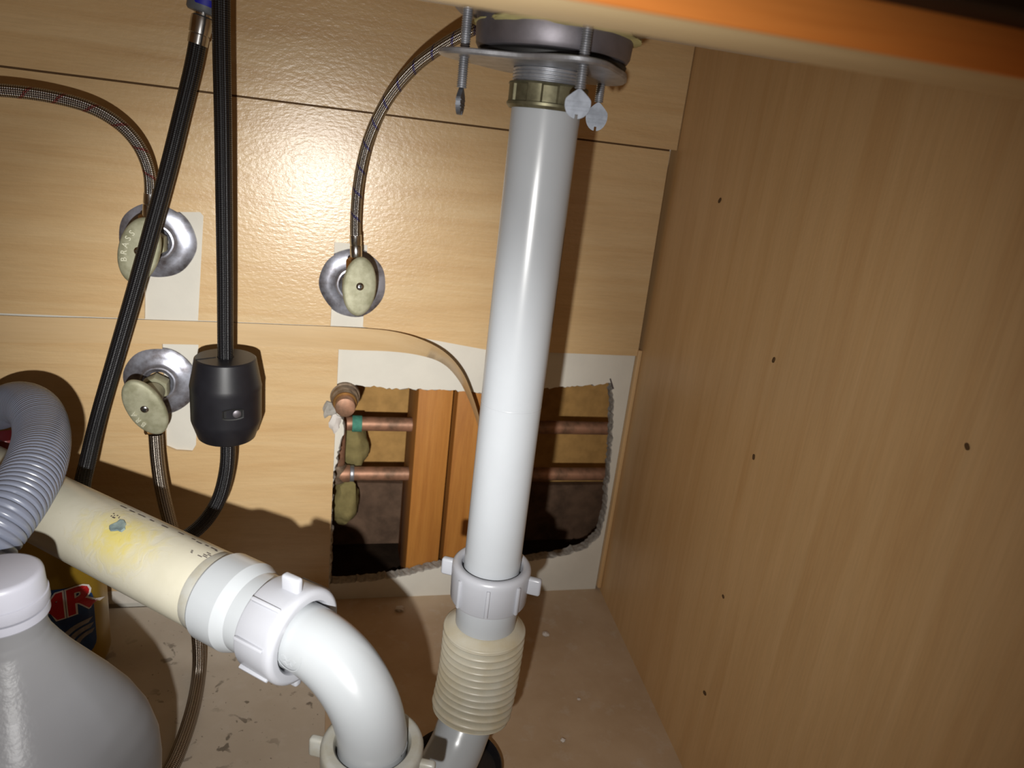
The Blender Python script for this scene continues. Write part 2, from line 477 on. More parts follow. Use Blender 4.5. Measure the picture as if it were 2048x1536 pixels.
# side panel: a little out of square with the back
sd = Vector((-0.0172, -0.2621, 0)).normalized(); sn = Vector((-sd.y, sd.x, 0))      # sn points out of the cabinet
if sn.x < 0: sn = -sn
wr = struct(obj('wall_right', box(Vector((XC, 0, 0.39)) + sd * 0.30 + sn * 0.008, (0.315, 0.008, 0.40), (sd, sn, (0, 0, 1))), 'maple_side', None, smooth=False))
for i, p in enumerate(((0.3200, -0.1174, 0.4734), (0.3110, -0.2545, 0.3715), (0.3108, -0.2582, 0.2963), (0.2992, -0.4343, 0.3826), (0.3105, -0.2617, 0.1757), (0.3101, -0.2681, 0.0863))):
    r = (.0022, .0018, .0018, .0015, .0014, .0020)[i]
    obj('screw_hole', lathe(Vector(p) - sn * 0.0008, sn, [(0, 0), (0, r * .6), (0.0002, r), (0.0012, r)], 14, rfun=lambda t, z: 1 + .25 * math.sin(2 * t + i)), 'dark_hole', wr)
tr = struct(obj('trim_1', box((0.3250, 0.0005, 0.155), (0.0022, 0.0035, 0.150), bevel=0.0005), 'maple_side'))
wl = struct(obj('wall_left', box((-0.628, -0.30, 0.39), (0.008, 0.315, 0.40)), 'maple_side', None, smooth=False))
fl = struct(obj('floor', box((-0.15, -0.30, -0.008), (0.50, 0.32, 0.008)), 'floor_laminate', None, smooth=False))

# ------------------------------------------------------------------ inside the wall, behind the opening
st0 = (0.1128, 0.0160, 0.1499)
for i, (xa, xb) in enumerate((((0.0911, 0.0160, 0.1767)[0], (0.1283, 0.0160, 0.1771)[0]), ((0.1332, 0.0160, 0.1771)[0], (0.1748, 0.0160, 0.1776)[0]))):
    o = obj('wall_stud', box(((xa + xb) / 2, 0.0615, 0.20), ((xb - xa) / 2, 0.0445, 0.205), bevel=0.0012), 'stud_fir')
    tag(o, ('straight-grained wooden wall stud fully visible in the wall opening', 'wooden wall stud with wavy grain, half hidden behind the white drain tube')[i], 'wall stud')
o = struct(obj('wall_cavity', box((0.15, 0.137, 0.24), (0.30, 0.006, 0.26)), 'fiberboard', None, smooth=False))
bm = slab([(-0.12, -0.01), (0.42, -0.01), (0.42, (0.3363, 0.1200, 0.0829)[2]), (0.2, (0.1921, 0.1200, 0.0847)[2]), (-0.12, (0.0282, 0.1200, 0.0876)[2])], 0.118, 0.126)
bmesh.ops.subdivide_edges(bm, edges=[e for e in bm.edges if e.calc_length() > .05], cuts=10, use_grid_fill=True)
for vt in bm.verts: vt.co.y += .004 * noise.noise(vt.co * 18)
tag(obj('felt_sheet', bm, 'felt_paper'), 'dark brown felt sheet low down inside the wall opening', 'felt sheet')
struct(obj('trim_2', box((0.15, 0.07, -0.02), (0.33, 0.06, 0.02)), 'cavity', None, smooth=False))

def copper_run(name, pz, label, fittings):
    t = thing(name, label, 'copper pipe', (0.0, 0.055, pz))
    obj('pipe', lathe((-0.012, 0.055, pz), (1, 0, 0), [(0, 0), (0, .0079), (0.42, .0079), (0.42, 0)], 24), 'copper', t)
    for nm, x, r, ln, mt in fittings:
        obj(nm, lathe((x, 0.055, pz), (1, 0, 0), [(-ln, .0079), (-ln, r), (-ln * .8, r * 1.03), (ln * .8, r * 1.03), (ln, r), (ln, .0079)], 24), mt, t)
    return t
zu, zl = (0.0557, 0.0550, 0.1904)[2], (0.0589, 0.0550, 0.1296)[2]
cu = copper_run('water_pipe', zu, 'horizontal copper pipe with a green corroded joint, upper run in the wall opening', [('joint', (0.0306, 0.0550, 0.1899)[0], .0090, .0052, 'patina')])
cl = copper_run('water_pipe', zl, 'horizontal copper pipe with soldered fitting, lower run in the wall opening', [('fitting', (0.0178, 0.0550, 0.1295)[0], .0096, .0075, 'copper'), ('solder_ring', (0.0277, 0.0550, 0.1295)[0], .0090, .0022, 'zinc')])
xv = (0.0113, 0.0500, 0.1605)[0]
t = thing('riser_pipe', 'short vertical copper riser at the edge of the opening below the capped stub', 'copper pipe', (xv, 0.055, zl))
obj('pipe', lathe((xv, 0.055, zl + .004), (0, 0, 1), [(0, 0), (0, .0079), (zu - zl - .008, .0079), (zu - zl - .008, 0)], 20), 'copper', t)
obj('elbow', lathe((xv, 0.055, zl - .012), (0, 0, 1), [(0, 0), (.002, .008), (.006, .0102), (.022, .0102), (.024, .0085)], 20), 'copper_old', t)

# capped copper stub poking out of the opening
sx_, _, sz_ = (0.0153, 0.0000, 0.2412)
t = thing('pipe_stub', 'capped copper pipe stub poking out at the corner of the wall opening', 'pipe stub', (sx_, 0, sz_))
obj('collar', lathe((sx_, 0.010, sz_), (0, -1, 0), [(-.03, .0085), (0, .0085), (0, .0145), (.006, .0152), (.010, .0146), (.0108, .0132), (.013, .0136), (.019, .0132), (.0205, .0118), (.026, .0115), (.027, .0104), (.027, .009)], 32), 'copper_old', t)
cp = obj('pipe_cap', lathe((sx_, -0.014, sz_), (0, -1, 0), [(0, .0092), (.010, .0096), (.0150, .0099), (.0168, .0094), (.0174, .0080), (.0174, 0)], 32), 'copper', t)
obj('gasket_ring', lathe((sx_, -0.0165, sz_), (0, -1, 0), [(0, .0094), (0, .0113), (.001, .0116), (.0018, .0112), (.0018, .0094)], 32), 'bronze', t)

def blob(c, rad, seed, sub=3, amp=.25, fq=60):
    b = bmesh.new(); bmesh.ops.create_icosphere(b, subdivisions=sub, radius=1)
    for vt in b.verts:
        n = vt.co.copy(); k = 1 + amp * noise.noise(Vector((n.x * 1.6 + seed, n.y * 1.6, n.z * 1.6))) + amp * .4 * noise.noise(n * 5 + Vector((seed, 0, 0)))
        vt.co = Vector(c) + Vector((n.x * rad[0], n.y * rad[1], n.z * rad[2])) * k
    return b
tag(obj('insulation_tuft', blob((0.0280, 0.0850, 0.1482), (.018, .018, .030), 2), 'insulation'), 'yellowish insulation tuft between the two copper pipes in the opening', 'insulation')
tag(obj('insulation_tuft', blob((0.0221, 0.0850, 0.0801), (.016, .018, .030), 5), 'insulation'), 'yellowish insulation tuft hanging below the lower copper pipe', 'insulation')
o = blob((0.0011, -0.0010, 0.2283), (.007, .003, .009), 9, 2, .5); tag(obj('plaster_scrap', o, 'gypsum'), 'grey torn plaster scrap beside the capped copper stub', 'plaster scrap')
o = blob((0.0060, -0.0010, 0.2138), (.005, .004, .010), 4, 2, .5); tag(obj('plaster_scrap', o, 'plaster'), 'white broken plaster scrap just below the capped copper stub', 'plaster scrap')

# ------------------------------------------------------------------ loose laminate strip
top = [(-0.60, -.0008, .3095), (-0.3033, -0.0008, 0.3082), (-0.2021, -0.0008, 0.3101), (-0.1098, -0.0010, 0.3121), (-0.0294, -0.0015, 0.3133), (0.0172, -0.0040, 0.3145), (0.0552, -0.0100, 0.3146), (0.0840, -0.0180, 0.3102), (0.1083, -0.0260, 0.3000), (0.1264, -0.0320, 0.2820), (0.1403, -0.0340, 0.2542), (0.1538, -0.0300, 0.2192), (0.1704, -0.0200, 0.1763)]
bot = [(-0.60, -.0008, .2870), (-0.3059, -0.0008, 0.2838), (-0.2034, -0.0008, 0.2871), (-0.1102, -0.0010, 0.2898), (-0.0290, -0.0012, 0.2913), (0.0182, -0.0020, 0.2912), (0.0569, -0.0040, 0.2921), (0.0865, -0.0070, 0.2902), (0.1092, -0.0110, 0.2840), (0.1261, -0.0160, 0.2688), (0.1403, -0.0190, 0.2443), (0.1540, -0.0190, 0.2113), (0.1701, -0.0140, 0.1699)]
A = spline(top, .004); n = len(A)
B = spline(bot, .004)
B = [B[min(len(B) - 1, int(round(i * (len(B) - 1) / (n - 1))))] for i in range(n)]
bm = bmesh.new(); va = [bm.verts.new(p) for p in A]; vb = [bm.verts.new(p) for p in B]
for i in range(n - 1): bm.faces.new((va[i], va[i + 1], vb[i + 1], vb[i]))
thicken(bm, (0, .0006, 0))
tag(obj('edge_strip', bm, 'maple_strip', angle=50), 'thin maple laminate strip peeling off the wall and curling behind the drain tube', 'laminate strip')

# ------------------------------------------------------------------ floor liner
bm = bmesh.new()
prof = [(-0.60, 0.0012), (-0.45, 0.0012), (-0.30, 0.0012), (-0.20, 0.0012), (-0.10, 0.0013), (-0.079, 0.0016), (-0.076, 0.0028), (-0.055, 0.0036), (-0.030, 0.0046), (-0.006, 0.0056)]
xs = [-0.60 + i * (0.6055 / 24) for i in range(25)]
g = []
for y, z in prof:
    row = []
    for x in xs:
        xx = x if x < 0 else x + .0006 * math.sin(y * 60)
        row.append(bm.verts.new((xx, y, z + (0.0012 * noise.noise(Vector((x * 9, y * 9, 1))) + .0008 if z > .0015 else 0))))
    g.append(row)
for i in range(len(g) - 1):
    for j in range(len(xs) - 1): bm.faces.new((g[i][j], g[i][j + 1], g[i + 1][j + 1], g[i + 1][j]))
thicken(bm, (0, 0, -.0008))
tag(obj('floor_liner', bm, 'liner_sheet', angle=25), 'pale stained liner sheet on the cabinet floor, folded up at the back', 'floor liner')
# torn white paint along the foot of the wall
bm = bmesh.new(); rnd = random.Random(5); lo = []; hi = []
for i in range(60):
    x = -0.45 + i * .0076
    lo.append((x, .0085)); hi.append((x, .0225 + .0018 * noise.noise(Vector((x * 90, 0, 0))) + rnd.uniform(-.0006, .0006)))
obj('paint_streak', slab(lo + hi[::-1], -.0012, -.0001, bm), 'white_paint', wb, smooth=False)

# ------------------------------------------------------------------ shut-off valves
def hexfun(th, t): 
    a = (th % (PI / 3)) - PI / 6
    return 0.90 / math.cos(a) * 1.0
def valve(label, esc, hc, tilt, out, letters, seed, scale=1.0, hollow=None):
    ex, ez = esc
    t = thing('shutoff_valve', label, 'valve', (ex, 0.0, ez), 'shut-off valves on the back wall')
    rnd = random.Random(seed); ph = [rnd.uniform(0, 6.28) for _ in range(5)]
    rf = lambda th, z: 1 + .018 * math.sin(2 * th + ph[0]) + .014 * math.sin(3 * th + ph[1]) + .008 * math.sin(7 * th + ph[2])
    obj('escutcheon', lathe((ex, 0.0025, ez), (0, -1, 0), [(0, .0315), (.0010, .0326), (.0022, .0322), (.0040, .0290), (.0052, .0235), (.0058, .0180), (.0072, .0162), (.0086, .0150), (.0088, .0136), (.0070, .0120), (.0060, .0100)], 56, rfun=rf), 'escutcheon_metal', t)
    H = Vector(hc); B0 = Vector((ex, -.008, ez)); d = (H - B0); L = d.length
    obj('stub_nut', lathe(B0 + d * .02, d, [(0, .0075), (0, .0112), (.0015, .0118), (.010, .0118), (.0115, .0110), (.0115, .006)], 48, rfun=hexfun), 'tarnished', t)
    body = obj('body', lathe(B0, d, [(0, .0068), (L * .30, .0068), (L * .34, .0092), (L * .72, .0098), (L * .76, .0080), (L * .86, .0078), (L * .88, .0055), (L - .003, .0055), (L - .003, 0)], 32), 'tarnished', t)
    mid = B0 + d * .52; O = Vector(out); od = (O - mid)
    obj('outlet', lathe(mid, od, [(0, .0066), (od.length * .45, .0066), (od.length * .45, .0082), (od.length * .95, .0082), (od.length, .0074), (od.length, 0)], 36, rfun=lambda th, z: hexfun(th, z) if z > od.length * .4 else 1), 'bronze', t)
    # oval handle
    ya = (-d).normalized() * -1                                             # outward
    ax, u, v = frame(ya, (math.sin(tilt), 0, math.cos(tilt)))
    bm = bmesh.new(); rings = []
    for off, k in ((-.0036, .0), (-.0036, .86), (-.0030, .96), (-.0012, 1.0), (.0008, 1.0), (.0022, .96), (.0030, .88), (.0034, .6), (.0034, .0)):
        if k == 0: rings.append([bm.verts.new(H + ax * off)]); continue
        r = []
        for q in range(48):
            th = 2 * PI * q / 48; c, s = math.cos(th), math.sin(th)
            lon = .0262 * scale * math.copysign(abs(c) ** .95, c); sh = .0146 * scale * math.copysign(abs(s) ** 1.06, s)
            r.append(bm.verts.new(H + ax * off + u * (lon * k) + v * (sh * k)))
        rings.append(r)
    for Aa, Bb in zip(rings, rings[1:]):
        for q in range(48):
            q2 = (q + 1) % 48
            if len(Aa) == 1: bm.faces.new((Aa[0], Bb[q], Bb[q2]))
            elif len(Bb) == 1: bm.faces.new((Aa[q], Bb[0], Aa[q2]))
            else: bm.faces.new((Aa[q], Bb[q], Bb[q2], Aa[q2]))
    hd = obj('handle', bm, 'tarnished', t, angle=50)
    sp = H + ax * .0032
    sc = obj('screw', lathe(sp, ax, [(0, .0032), (.0006, .0034), (.0014, .0026), (.0017, .0012), (.0017, 0)], 20), 'chrome', hd)
    bm = box(sp + ax * .0017, (.0019, .0004, .0003), (u, v, ax)); box(sp + ax * .0017, (.0004, .0019, .0003), (u, v, ax), bm=bm)
    cross = obj('cross_slot', bm, 'gasket', hd, smooth=False)
    if letters:
        # raised letters following the rim
        k = 0
        bm = bmesh.new()
        for i, chh in enumerate(letters[0]):
            th = letters[1] + letters[2] * i
            pos = H + ax * .0034 + u * (.0185 * math.cos(th)) + v * (.0100 * math.sin(th))
            rad = (u * (.0146 * math.cos(th)) + v * (.0262 * math.sin(th))).normalized()      # rim normal
            up = rad * letters[3]; rt = up.cross(ax)
            xf = Matrix(((rt.x, up.x, ax.x, pos.x), (rt.y, up.y, ax.y, pos.y), (rt.z, up.z, ax.z, pos.z), (0, 0, 0, 1)))
            tb = text_bm(chh, .0064, .0009, .0001, xf); me = bpy.data.meshes.new('x'); tb.to_mesh(me); tb.free(); bm.from_mesh(me); bpy.data.meshes.remove(me)
        obj('lettering', bm, 'letter_metal', hd, smooth=False)
    return t
valve('shut-off valve with an upright oval handle, standing clear of the black hoses', (0.0184, 0.3570), (0.0227, -0.0520, 0.3649), math.radians(4), (0.0187, -0.0360, 0.3864), None, 3)
valve('upper shut-off valve half covered by the slanting black hose', (-0.1524, 0.3837), (-0.1534, -0.0560, 0.3833), math.radians(15), (-0.1485, -0.0400, 0.4089), ('BRASS', math.radians(122), math.radians(-19), 1), 8, 1.06)
valve('lower shut-off valve beside the black hose weight, its outlet pointing down', (-0.1549, 0.2521), (-0.1549, -0.0560, 0.2467), math.radians(-23), (-0.1510, -0.0460, 0.2175), ('BRA', math.radians(134), math.radians(-20), 1), 21, 1.06)

# ------------------------------------------------------------------ braided supply hoses
def hose(name, label, pts, r, mat, ferrule=None, ends=(True, False), fl=.020, step=.004):
    P = spline(pts, step)
    t = thing(name, label, 'hose', P[0])
    obj('sleeve', tube(P, r, 20), mat, t)
    if ferrule:
        a = (P[3] - P[0]).normalized()
        obj('ferrule', lathe(P[0] - a * .004, a, [(0, r * .6), (0, r * 1.06), (.0012, r * 1.12), (fl * .50, r * 1.12), (fl * .53, r * 1.02), (fl * .57, r * 1.12), (fl * .97, r * 1.12), (fl, r * .9)], 28), 'chrome', t)
    return t
hose('braided_hose', 'steel braided supply hose with blue flecks rising from its valve to the sink drain', [(0.0189, -0.0360, 0.3923), (0.0172, -0.0370, 0.4209), (0.0186, -0.0400, 0.4553), (0.0246, -0.0500, 0.4890), (0.0363, -0.0680, 0.5192), (0.0536, -0.0920, 0.5446), (0.0724, -0.1150, 0.5611), (0.0903, -0.1350, 0.5727), (0.1096, -0.1500, 0.5850), (0.1238, -0.1550, 0.6056)], .0047, 'braid_steel_blue', True)
hose('braided_hose', 'steel braided supply hose with red flecks arching off past the cabinet edge', [(-0.1481, -0.0410, 0.4126), (-0.1463, -0.0420, 0.4328), (-0.1471, -0.0440, 0.4485), (-0.1529, -0.0470, 0.4651), (-0.1643, -0.0500, 0.4787), (-0.1820, -0.0530, 0.4885), (-0.2060, -0.0560, 0.4932), (-0.2338, -0.0600, 0.4940), (-0.2701, -0.0640, 0.4912), (-0.3157, -0.0700, 0.4870), (-.48, -.10, .53), (-.58, -.14, .60)], .0047, 'braid_steel_red', True)
hose('braided_hose', 'steel braided hose running down from the lower valve behind the drain pipe to the floor', [(-0.1502, -0.0460, 0.2175), (-0.1493, -0.0470, 0.1923), (-0.1460, -0.0500, 0.1635), (-0.1387, -0.0560, 0.1304), (-0.1285, -0.0640, 0.0924), (-0.1174, -0.0780, 0.0577), (-0.1107, -0.0930, 0.0297), (-0.1074, -0.1156, 0.0088), (-0.1053, -0.1635, 0.0080), (-0.1087, -0.2104, 0.0080), (-0.1156, -0.2375, 0.0080)], .0060, 'braid_steel', False)

# pull-down spray hose: one loop from the connector, round behind the drain pipe, up through the weight
HP = [(-0.1045, -0.0600, 0.5470), (-0.1093, -0.0600, 0.5247), (-0.1184, -0.0600, 0.4895), (-0.1276, -0.0670, 0.4497), (-0.1392, -0.0730, 0.4051), (-0.1538, -0.0740, 0.3544), (-0.1719, -0.0710, 0.2961), (-0.1876, -0.0700, 0.2443), (-0.1938, -0.0850, 0.2096), (-0.1937, -0.1050, 0.1897), (-0.1847, -0.1180, 0.1692), (-0.1656, -0.1200, 0.1513), (-0.1432, -0.1120, 0.1410), (-0.1220, -0.1000, 0.1406), (-0.1055, -0.0880, 0.1492), (-0.0934, -0.0780, 0.1677), (-0.0873, -0.0710, 0.1941), (-0.0859, -0.0700, 0.2229),
      (-0.0866, -0.0700, 0.2654), (-0.0867, -0.0720, 0.3068), (-0.0859, -0.0750, 0.3675), (-0.0853, -0.0790, 0.4319), (-0.0849, -0.0820, 0.4913), (-0.0848, -0.0850, 0.5430), (-0.0844, -0.0870, 0.5788), (-0.0843, -0.0880, 0.6007)]
P = spline(HP, .004)
t = thing('spray_hose', 'long black braided spray hose hanging in a loop', 'hose', P[0])
obj('sleeve', tube(P, .0064, 22), 'braid_black', t)
a = (P[0] - P[3]).normalized()
obj('ferrule', lathe(P[0] - a * .004, a, [(0, .0060), (0, .0072), (.0065, .0073), (.0070, .0068), (.0076, .0076), (.0165, .0080), (.0195, .0078), (.0205, .0062), (.0235, .0062)], 28), 'chrome', t)
q = P[0] + a * .0180
cn = obj('connector', lathe(q, a, [(0, .0060), (.0005, .0110), (.002, .0122), (.0125, .0124), (.0135, .0108), (.045, .0104), (.05, .009), (.05, 0)], 32), 'connector_grey', t)
nrm = (CAM - q); nrm = (nrm - a * nrm.dot(a)).normalized(); sd2 = a.cross(nrm)
bm = bmesh.new()
for k in range(15):
    th = -0.62 + 1.25 * k / 14
    for z in (.0050, .0095):
        dd = nrm * math.cos(th) + sd2 * math.sin(th)
        e = .0012 if k in (0, 14) else 0
        bm.verts.new(q + a * (z + (e if z < .007 else -e)) + dd * .0127)
bm.verts.ensure_lookup_table()
for k in range(14): bm.faces.new((bm.verts[2 * k], bm.verts[2 * k + 1], bm.verts[2 * k + 3], bm.verts[2 * k + 2]))
thicken(bm, -nrm * .0008)
obj('release_tab', bm, 'tab_blue', cn)

# hose weight
WT = Vector((-0.0868, -0.0715, 0.3005)); WB = Vector((-0.0867, -0.0695, 0.2266)); wa = (WB - WT); WL = wa.length
t = thing('hose_weight', 'black barrel-shaped weight clamped on the spray hose', 'weight', WB)
pr = [(0, .0068), (0, .0238), (.0010, .0250), (WL * .30, .0288), (WL * .34, .0294), (WL * .38, .0291), (WL * .74, .0291), (WL * .77, .0290), (WL * .80, .0284), (WL * .985, .0240), (WL, .0228), (WL, .0068)]
wo = obj('body', lathe(WT, wa, pr, 56), 'black_rubber', t, angle=30)
wn = CAM - (WT + WB) / 2; wd_ = wa.normalized(); wn = (wn - wd_ * wn.dot(wd_)).normalized(); ws = wd_.cross(wn)
sp = WT + wd_ * (WL * .56) + (wn * .985 - ws * .17).normalized() * .0288
xn = (wn * .985 - ws * .17).normalized(); xs_ = wd_.cross(xn)
bm = bmesh.new()
pts = []
for k in range(24):
    th = 2 * PI * k / 24
    x = math.copysign(min(abs(math.cos(th) * 1.4), 1), math.cos(th)) * .0078; y = math.sin(th) * .0046
    pts.append((x, y))
A = [bm.verts.new(sp + xn * .0007 + xs_ * x * 1.12 + wd_ * y * 1.15) for x, y in pts]; B = [bm.verts.new(sp + xn * .0004 + xs_ * x * .95 + wd_ * y * .92) for x, y in pts]; Cc = [bm.verts.new(sp - xn * .0002 + xs_ * x * .9 + wd_ * y * .86) for x, y in pts]
for k in range(24):
    bm.faces.new((A[k], A[(k + 1) % 24], B[(k + 1) % 24], B[k])); bm.faces.new((B[k], B[(k + 1) % 24], Cc[(k + 1) % 24], Cc[k]))
bm.faces.new(Cc)
obj('screw_slot', bm, 'gasket', wo)
obj('clamp_screw', lathe(sp - xn * .0004 - xs_ * .0032, xn, [(0, .0034), (.0008, .0034), (.0014, .0024), (.0014, 0)], 18), 'steel', wo)
bm = box(WT - wd_ * .0001 + ws * .0155 + wn * .004, (.0085, .0003, .0003), ((ws * .93 + wn * .36).normalized(), (wn * .93 - ws * .36).normalized(), wd_))
obj('split_line', bm, 'gasket', wo, smooth=False)

# ------------------------------------------------------------------ sink drain
AX, AY = 0.1100, -0.2870
t = thing('basket_strainer', 'metal sink basket strainer with bracket plate and thumb screws above the drain tube', 'sink drain', (AX, AY, .519))
obj('cup', lathe((AX, AY, 0.5425), (0, 0, 1), [(0, .030), (0, .0380), (.0008, .0402), (.0030, .0415), (.010, .0420), (.0165, .0422), (.0175, .052), (.019, .054)], 64), 'steel', t)
obj('rubber_gasket', lathe((AX, AY, 0.5373), (0, 0, 1), [(0, .024), (0, .036), (.0015, .0395), (.0040, .0402), (.0058, .0385), (.0058, .024)], 56), 'gasket', t)
bmp = blob((AX, AY, 0.5560), (.0460, .0460, .0052), 3, 4, .18); obj('putty_ring', bmp, 'putty', t)
pz = 0.5361
# bracket plate: three lobes
lob = [(math.radians(185.5), .062, .45), (math.radians(274), .054, .42), (math.radians(33.5), .055, .50)]
def prad(th):
    r = .0405
    for a0, R, wdt in lob:
        dth = (th - a0 + PI) % (2 * PI) - PI
        r = max(r, .0405 + (R - .0405) * math.exp(-(dth / wdt) ** 2))
    return r
bm = bmesh.new(); n = 96
def ring(r0, z, f=None): return [bm.verts.new((AX + (f(2 * PI * k / n) if f else r0) * math.cos(2 * PI * k / n), AY + (f(2 * PI * k / n) if f else r0) * math.sin(2 * PI * k / n), z)) for k in range(n)]
RR = [ring(.0200, pz), ring(0, pz, lambda q: prad(q) - .0012), ring(0, pz + .0008, prad), ring(0, pz + .0024, prad), ring(0, pz + .0030, lambda q: prad(q) - .0008), ring(.0200, pz + .0030), ]
for Aa, Bb in zip(RR, RR[1:] + RR[:1]):
    for k in range(n): bm.faces.new((Aa[k], Aa[(k + 1) % n], Bb[(k + 1) % n], Bb[k]))
obj('bracket_plate', bm, 'zinc', t, angle=30)
# threaded collar and slip nut
z0 = 0.5262; z1 = pz + .004
prof = [(0, .017)]
k = 0; L = z1 - z0
while k * .0017 < L - .003:
    prof += [(k * .0017, .0192), (k * .0017 + .0005, .0202), (k * .0017 + .0010, .0202), (k * .0017 + .0014, .0192)]; k += 1
prof += [(L, .0205)]
obj('threaded_collar', lathe((AX, AY, z0), (0, 0, 1), prof, 48), 'zinc', t, angle=70)
zn0, zn1 = 0.5157, 0.5288
Ln = zn1 - zn0
def octo(th, z):
    if not (.24 * Ln < z < .9 * Ln): return 1
    return 1 + .05 * (1 if (th % (PI / 4)) < PI / 9 else 0)
obj('slip_nut', lathe((AX, AY, zn0), (0, 0, 1), [(0, .0192), (0, .0206), (.0015, .0219), (Ln * .22, .0221), (Ln * .26, .0208), (Ln * .88, .0208), (Ln * .92, .0220), (Ln, .0214), (Ln, .0185)], 144, rfun=octo), 'brass_nut', t, angle=25)
def thumb_screw(x, y, ytop, yrod, yend, yaw):
    zt, zr, ze = ytop, yrod, yend
    pr = [(0, 0), (0, .0012)]; k = 0; L = zt - zr
    while k * .0011 < L:
        pr += [(k * .0011, .0021), (k * .0011 + .0004, .0027), (k * .0011 + .0006, .0027)]; k += 1
    pr += [(L, .002), (L, 0)]
    sc = obj('thumb_screw', lathe((x, y, zr), (0, 0, 1), pr, 16), 'zinc', t, angle=80)
    # flat oval grip with a slot at its end
    u = Vector((math.cos(yaw), math.sin(yaw), 0)); nn = Vector((-math.sin(yaw), math.cos(yaw), 0)); zc = (zr + ze) / 2; hh = (zr - ze) / 2
    out = []
    for k in range(40):
        th = 2 * PI * k / 40
        wx = .0064 * math.sin(th); zz = hh * math.cos(th)
        if zz > .35 * hh: wx *= max(.42, 1 - (zz / hh - .35) * .8)
        out.append((wx, zz))
    res = []
    for p in out:
        res.append(p)
    # slot
    slot = [(-.0007, -hh * .98), (-.0007, -hh * .70), (.0007, -hh * .70), (.0007, -hh * .98)]
    i0 = min(range(40), key=lambda i: (out[i][1], abs(out[i][0])))
    res = out[:i0] + slot[::-1] + out[i0 + 1:]
    bm = bmesh.new()
    c = Vector((x, y, zc))
    A = [bm.verts.new(c + u * a + nn * .0012 + Vector((0, 0, b))) for a, b in res]; B = [bm.verts.new(c + u * a - nn * .0012 + Vector((0, 0, b))) for a, b in res]
    bm.faces.new(A); bm.faces.new(B[::-1])
    m = len(A)
    for i in range(m): bm.faces.new((A[i], A[(i + 1) % m], B[(i + 1) % m], B[i]))
    for zz, wl in ((.12, .0058), (-.22, .0060), (-.45, .0050)):
        for s in (1, -1): box(c + Vector((0, 0, zz * hh)) + nn * (.0013 * s), (wl, .0002, .00025), (u, nn, (0, 0, 1)), bm=bm)
    obj('grip', bm, 'screw_zinc', sc, smooth=False)
    return sc
pl = (0.0617, -0.2916)
thumb_screw(0.0617, -0.2916, 0.5592, 0.5213, 0.5080, 1.22)
thumb_screw(0.1132, -0.3329, 0.5579, 0.5252, 0.5114, -0.35)
thumb_screw(0.1484, -0.2616, 0.5411, 0.5260, 0.5100, -0.30)
obj('washer', lathe((pl[0] - .003, pl[1], .5655), (0, 0, 1), [(0, .002), (0, .008), (.0022, .0084), (.0022, .002)], 28), 'gasket', t)

# sink bowl above
y_back = (0.0423, -0.2821, 0.5600)[1]
bm = box((AX - .12, (y_back - .50) / 2, .660), (.27, (y_back + .50) / 2, .100), bevel=.003, seg=3)
tag(obj('sink_bowl', bm, 'sink_under', angle=60), 'underside of the sink bowl above the basket strainer', 'sink')

# drain tube
t = thing('drain_tube', 'long straight white plastic drain tube hanging from the sink', 'drain pipe', (AX, AY, .21))
ov_ = obj('tube', lathe((AX, AY, .2120), (0, 0, 1), [(0, .0165), (0, .01905), (.3085, .01905), (.3085, .0165)], 64), 'pvc_white', t)
obj('mould_ring', lathe((AX, AY, .3447), (0, 0, 1), [(0, .01905), (.0001, .01912), (.0006, .01912), (.0007, .01905)], 64), 'pvc_white', t)
bm = bmesh.new(); rnd = random.Random(4); rows = []
for k in range(26):                                    # dried glue scuff down one side of the tube
    zz = .455 - k * .0024; wa_ = .05 + .05 * rnd.random() + .05 * math.sin(k * .5) ** 2
    rows.append([bm.verts.new((AX + .0192 * math.cos(a_), AY + .0192 * math.sin(a_), zz)) for a_ in (math.radians(-13) - wa_ * 1.6, math.radians(-13), math.radians(-13) + wa_ * 1.6)])
for A_, B_ in zip(rows, rows[1:]):
    for j_ in (0, 1): bm.faces.new((A_[j_], A_[j_ + 1], B_[j_ + 1], B_[j_]))
obj('glue_scuff', bm, 'scuff', ov_)

def slip_nut(c, axis, parent, r=.0268, h=.027, wing=(1, 0, 0), phase=0.2, mat='pvc_nut', hole=.0202):
    """c: centre of the rim the tube enters; the nut runs back along -axis"""
    a, u, v = frame(axis, wing)
    pr = [(-h, r * .88), (-h, r * .955), (-h + .0012, r * .975), (-.006, r), (-.003, r * 1.0), (-.0012, r * .975), (-.0002, r * .92), (0, r * .88), (-.0004, hole + .0012), (-.002, hole), (-h * .5, hole)]
    nut = obj('slip_nut', lathe(c, a, pr, 64, hint=wing), mat, parent, angle=45)
    for s in (1, -1):
        q = Vector(c) - a * (h * .40) + u * (s * (r + .0030))
        obj('wing', box(q, (.0052, .0026, .0062), (u, v, a), bevel=.0018, seg=3), mat, nut)
    for k in range(8):
        th = phase + 2 * PI * k / 8
        d = u * math.cos(th) + v * math.sin(th)
        if abs(d.dot(u)) > .97: continue
        tn = a.cross(d)
        obj('rib', box(Vector(c) - a * (h * .56) + d * (r * .992), (.0017, .0012, h * .38), (d, tn, a), bevel=.0007, seg=2), mat, nut)
    return nut

